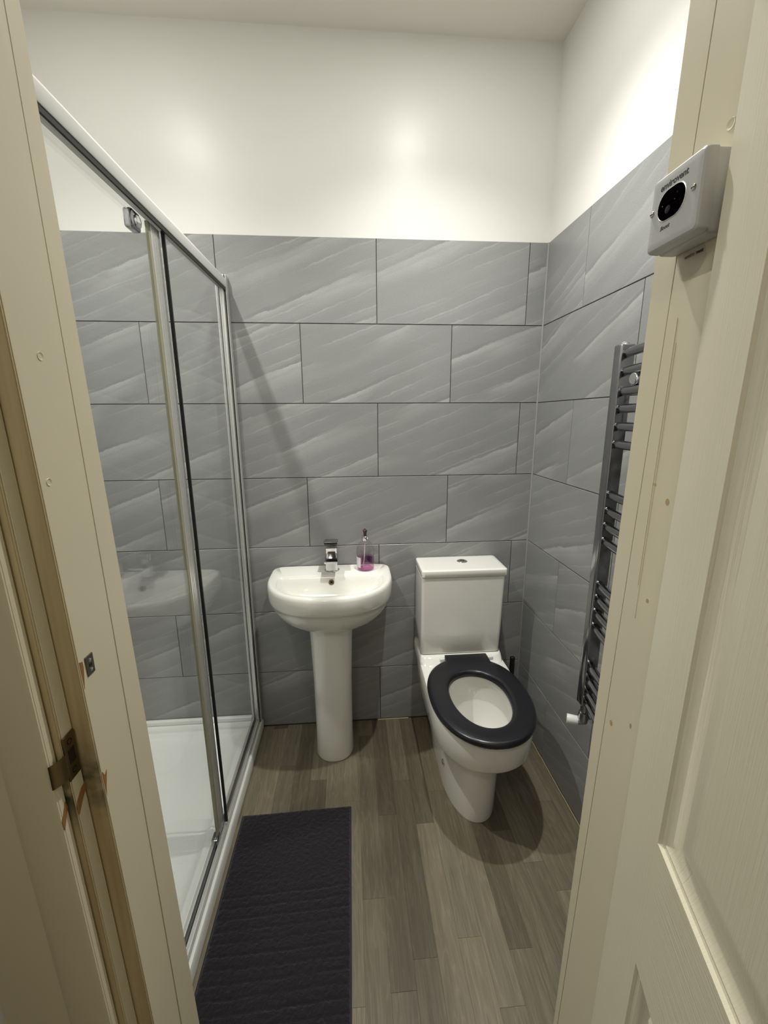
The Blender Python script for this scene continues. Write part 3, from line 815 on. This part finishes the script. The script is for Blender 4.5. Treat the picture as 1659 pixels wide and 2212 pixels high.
# rim and inner bowl
for z, a_, yb, ym, f in ((.420, .130, -.285, -.45, -.625), (.414, .124, -.292, -.45, -.620), (.395, .124, -.292, -.45, -.620), (.380, .132, -.285, -.45, -.626), (.33, .128, -.29, -.45, -.615), (.27, .105, -.30, -.43, -.57), (.225, .075, -.31, -.40, -.50), (.205, .055, -.32, -.39, -.46), (.17, .045, -.33, -.38, -.43)):
    lo.append(tl(-.342, a_, yb, ym, f, z, nf=2.1, nb=2.2))
loft(bm, lo); mesh_obj('pan', bm, 'ceramic', wc, 34)
bm = bmesh.new(); loft(bm, [tl(-.342, .060, -.318, -.39, -.470, z, 2.1, 2.2) for z in (.2065, .2085)])
mesh_obj('water', bm, 'water', wc)
# platform that carries the cistern
bm = bmesh.new()
loft(bm, [tl(-.340, a_, -.004, -.10, f, z, nf=7, nb=9) for z, a_, f in ((.400, .180, -.230), (.421, .181, -.228), (.430, .1805, -.214), (.440, .179, -.205), (.4465, .176, -.198), (.4478, .170, -.190))])
mesh_obj('cistern_platform', bm, 'ceramic', wc, 40)
# cistern
def rb(cx, hx, ya, yb, z, r, n=6):
    P = []
    for sx, yy, a0 in ((1, yb-r, 0), (-1, yb-r, 90), (-1, ya+r, 180), (1, ya+r, 270)):
        for i in range(n+1):
            a_ = math.radians(a0+90*i/n)
            P.append((cx+sx*(hx-r)+r*math.cos(a_)-TX, yy+r*math.sin(a_)+.33, z))
    return P
CX = -.331
bm = bmesh.new()
loft(bm, [rb(-.343, .160, -.170, -.006, .4480, .012), rb(-.343, .168, -.178, -.006, .4505, .014), rb(-.343, .1705, -.181, -.006, .457, .014), rb(-.341, .172, -.182, -.006, .55, .014), rb(-.338, .1755, -.183, -.006, .795, .013), rb(-.338, .170, -.178, -.01, .797, .013)])
mesh_obj('cistern', bm, 'ceramic', wc, 40)
CX = -.335
bm = bmesh.new()
loft(bm, [rb(CX, .170, -.178, -.007, .7975, .012), rb(CX, .1765, -.1845, -.005, .7980, .013), rb(CX, .179, -.187, -.004, .801, .013), rb(CX, .1795, -.1875, -.004, .820, .013), rb(CX, .178, -.186, -.005, .8255, .012), rb(CX, .174, -.182, -.009, .828, .010), rb(CX, .160, -.168, -.02, .8284, .008)])
lid = mesh_obj('cistern_lid', bm, 'ceramic', wc, 40)
bm = bmesh.new(); lathe(bm, (-.322-TX, -.080+.33, .8286), [(.0225, -.001), (.0225, .002), (.019, .004), (.001, .0042)], 28)
fb = mesh_obj('flush_button', bm, 'chrome', lid, 40)
bm = bmesh.new(); lathe(bm, (-.322-TX, -.077+.33, .8326), [(.010, 0), (.010, .0014), (.0085, .002), (.001, .002)], 20)
mesh_obj('half_flush', bm, 'radchrome', fb, 40)
# black seat ring
bm = bmesh.new()
def sl(a_, yb, f, z, nf=2.15, nb=2.35, ym=-.44): return tl(-.340, a_, yb, ym, f, z, nf, nb)
outer = [sl(.176, -.216, -.686, .4215), sl(.183, -.209, -.693, .427), sl(.185, -.207, -.695, .435), sl(.1835, -.2085, -.6935, .441), sl(.180, -.212, -.690, .4455), sl(.173, -.219, -.683, .4478), sl(.150, -.242, -.660, .4490)]
inner = [sl(.124, -.292, -.634, .4483, 2.1, 2.1), sl(.114, -.302, -.624, .4465, 2.1, 2.1), sl(.110, -.306, -.620, .443, 2.1, 2.1), sl(.106, -.310, -.616, .435, 2.1, 2.1), sl(.107, -.309, -.617, .4225, 2.1, 2.1)]
L_all = outer+inner
rows = loft(bm, L_all, False, False)
for i in range(72): bm.faces.new((rows[-1][i], rows[-1][(i+1) % 72], rows[0][(i+1) % 72], rows[0][i]))
st_ = mesh_obj('seat', bm, 'seat', wc, 50)
boxo('seat_tab', 'seat', st_, -.078, .106, -.265+.33, -.184+.33, .4275, .4488, bevel=.005, seg=3, smooth=40)
for xx in (-.090, .117):
    bm = bmesh.new(); box(bm, xx-.011, xx+.011, -.213+.33, -.189+.33, .4205, .446, bevel=.004, seg=3)
    mesh_obj('hinge', bm, 'whitepl', wc, 40)
bm = bmesh.new(); lathe(bm, (-.4552-TX, -.40+.33, .115), [(.011, .002), (.011, -.003), (.008, -.006), (.002, -.0065)], 18, 'x')
mesh_obj('bolt_cover', bm, 'chrome', wc, 40)
wc.rotation_euler = (0, 0, 0)

# toilet brush between toilet and right wall
tb = thing('toilet_brush', (-.078, -.105, 0), 'black toilet brush standing behind the toilet in the right corner', 'toilet brush')
bm = bmesh.new(); lathe(bm, (0, 0, 0), [(.040, 0.001), (.043, .005), (.045, .13), (.043, .134), (.014, .136)], 28); mesh_obj('holder', bm, 'black', tb, 40)
bm = bmesh.new(); box(bm, -.010, .010, -.008, .008, .137, .372, bevel=.004, seg=3); mesh_obj('handle', bm, 'black', tb, 40)

# ---------------------------------------------------------------- towel radiator on the right wall
rad = thing('towel_radiator', (-.07, -.9, 0), 'tall dark chrome ladder towel radiator on the right wall, partly behind the door frame', 'radiator')
ro_ = (-.07, -.9, 0)
for yy, lab_ in ((-.666, 'near'), (-1.13, 'far')):
    bm = bmesh.new(); box(bm, -.092, -.052, yy-.016, yy+.016, .555, 1.620, bevel=.0045, seg=3, off=ro_)
    po = mesh_obj('post', bm, 'radchrome', rad, 40)
    bm = bmesh.new(); lathe(bm, (-.072+.07, yy+.9, 1.6195), [(.011, 0), (.011, .003), (.009, .006), (.001, .006)], 20); mesh_obj('end_plug', bm, 'chrome', po, 40)
bars = [1.597+0, 1.552, 1.502, 1.458, 1.412, 1.365, 1.226, 1.180, 1.136, 1.092, .958, .916, .871, .824, .695, .650, .605, .560+.008]
def bar_mesh():
    bm = bmesh.new(); P = []
    for i in range(17):
        tt = i/16; y = -.678+(-1.118+.678)*tt
        P.append((-.073-.030*math.sin(math.pi*tt)**.8+.07, y+.9, 0))
    tube(bm, P, .0115, 14)
    me = bpy.data.meshes.new('bar'); bmesh.ops.recalc_face_normals(bm, faces=bm.faces); bm.to_mesh(me); bm.free()
    for p in me.polygons: p.use_smooth = True
    me.materials.append(M_['radchrome']); return me
bmsh = bar_mesh()
for z in bars:
    o = bpy.data.objects.new('bar', bmsh); COL.objects.link(o); o.parent = rad; o.location = (0, 0, z)
# wall bracket clamping on the second gap
bm = bmesh.new(); tube(bm, [(-.004+.07, -.757+.9, 1.528), (-.085+.07, -.757+.9, 1.528)], .0075, 12)
wb = mesh_obj('wall_bracket', bm, 'chrome', rad, 50)
bm = bmesh.new(); lathe(bm, (-.085+.07, -.757+.9, 1.528), [(.013, 0), (.016, -.004), (.016, -.014), (.013, -.018), (.002, -.0185)], 20, 'x'); mesh_obj('bracket_cap', bm, 'chrome', wb, 40)
bm = bmesh.new(); tube(bm, [(-.004+.07, -.757+.9, .60+.045), (-.085+.07, -.757+.9, .60+.045)], .0065, 12); mesh_obj('wall_bracket', bm, 'chrome', rad, 50)
# valve: body under the near post, white cap pointing into the room
bm = bmesh.new()
tube(bm, [(-.072+.07, -.666+.9, .556), (-.072+.07, -.666+.9, .505)], .011, 16)
lathe(bm, (-.072+.07, -.666+.9, .505), [(.006, -.022), (.014, -.018), (.016, 0), (.014, .018), (.006, .022)], 20)
tube(bm, [(-.072+.07, -.666+.9, .503), (-.004+.07, -.666+.9, .503)], .009, 14)
tube(bm, [(-.072+.07, -.666+.9, .490), (-.088+.07, -.659+.9, .488)], .0125, 16)
vb = mesh_obj('valve', bm, 'radchrome', rad, 50)
bm = bmesh.new()
d = Vector((-.90, .42, 0)).normalized(); c0 = Vector((-.084+.07, -.661+.9, .487))
tube(bm, [c0, c0+d*.004, c0+d*.030, c0+d*.034, c0+d*.033], [.012, .0145, .0150, .0145, .0115], 20)
cap = mesh_obj('valve_cap', bm, 'whitepl', vb, 40); cap['label'] = 'white valve cap'

# ---------------------------------------------------------------- bath mat
mat_ = thing('bath_mat', (-1.02, -.80, 0), 'charcoal towelling bath mat on the floor along the shower tray', 'mat')
bm = bmesh.new()
NX, NY = 150, 250
mx0, mx1, my0, my1 = -1.219, -.822, -1.172, -.468
ridge_y = [-.745-.0295*i for i in range(15)]
V = []
for j in range(NY+1):
    row = []
    for i in range(NX+1):
        u, v = i/NX, j/NY
        x = mx0+(mx1-mx0)*u; y = my0+(my1-my0)*v
        y += (u-.5)*.008*v    # slightly skewed far edge
        h = .0115
        h += .0020*noise.noise(Vector((x*260, y*260, 0))) + .0016*noise.noise(Vector((x*90, y*90, 3))) + .001*noise.noise(Vector((x*14, y*14, 5)))
        yw = y-.010*(u-.5)+.0035*noise.noise(Vector((x*12, y*6, 8)))
        for ry in ridge_y:
            dd = abs(yw-ry)
            if dd < .006: h -= .0028*(.6+.6*noise.noise(Vector((x*9, ry*40, 2))))*(1-dd/.006)
        e = min(u, 1-u)*(mx1-mx0); e2 = min(v, 1-v)*(my1-my0); ee = min(e, e2)
        if ee < .008: h *= .45+.55*(ee/.008)**.5
        if ee < 1e-6: h = .0015
        row.append(bm.verts.new((x+1.02, y+.80, h)))
    V.append(row)
for j in range(NY):
    for i in range(NX): bm.faces.new((V[j][i], V[j][i+1], V[j+1][i+1], V[j+1][i]))
mesh_obj('pile', bm, 'mat', mat_, 180)
bm = bmesh.new()
for (a0, a1, b0, b1) in ((mx0-.002, mx0+.003, my0, my1-.003), (mx1-.003, mx1+.002, my0, my1+.003), (mx0, mx1, my0-.002, my0+.003)):
    box(bm, a0, a1, b0, b1, .0005, .006, bevel=.0015, off=(-1.02, -.80, 0))
mesh_obj('hem', bm, 'mathem', mat_, 40)

# ---------------------------------------------------------------- ceiling downlights
for i, (x, y) in enumerate(LIGHTS):
    dlg = thing('downlight', (x, y, ZC), ['round recessed ceiling downlight above the toilet', 'round recessed ceiling downlight above the shower'][i], 'ceiling light', 'recessed ceiling downlights')
    bm = bmesh.new()
    prof = [(.029, -.0005), (.029, -.004), (.036, -.006), (.043, -.004), (.043, -.0005)]
    rows = loft(bm, [[(r*math.cos(2*math.pi*k/36), r*math.sin(2*math.pi*k/36), h) for k in range(36)] for r, h in prof], False, False)
    mesh_obj('trim_ring', bm, 'chrome', dlg, 40)
    bm = bmesh.new(); lathe(bm, (0, 0, 0), [(.028, -.0008), (.028, -.003), (.001, -.0035)], 32)
    mesh_obj('lens', bm, 'lamp', dlg, 40)
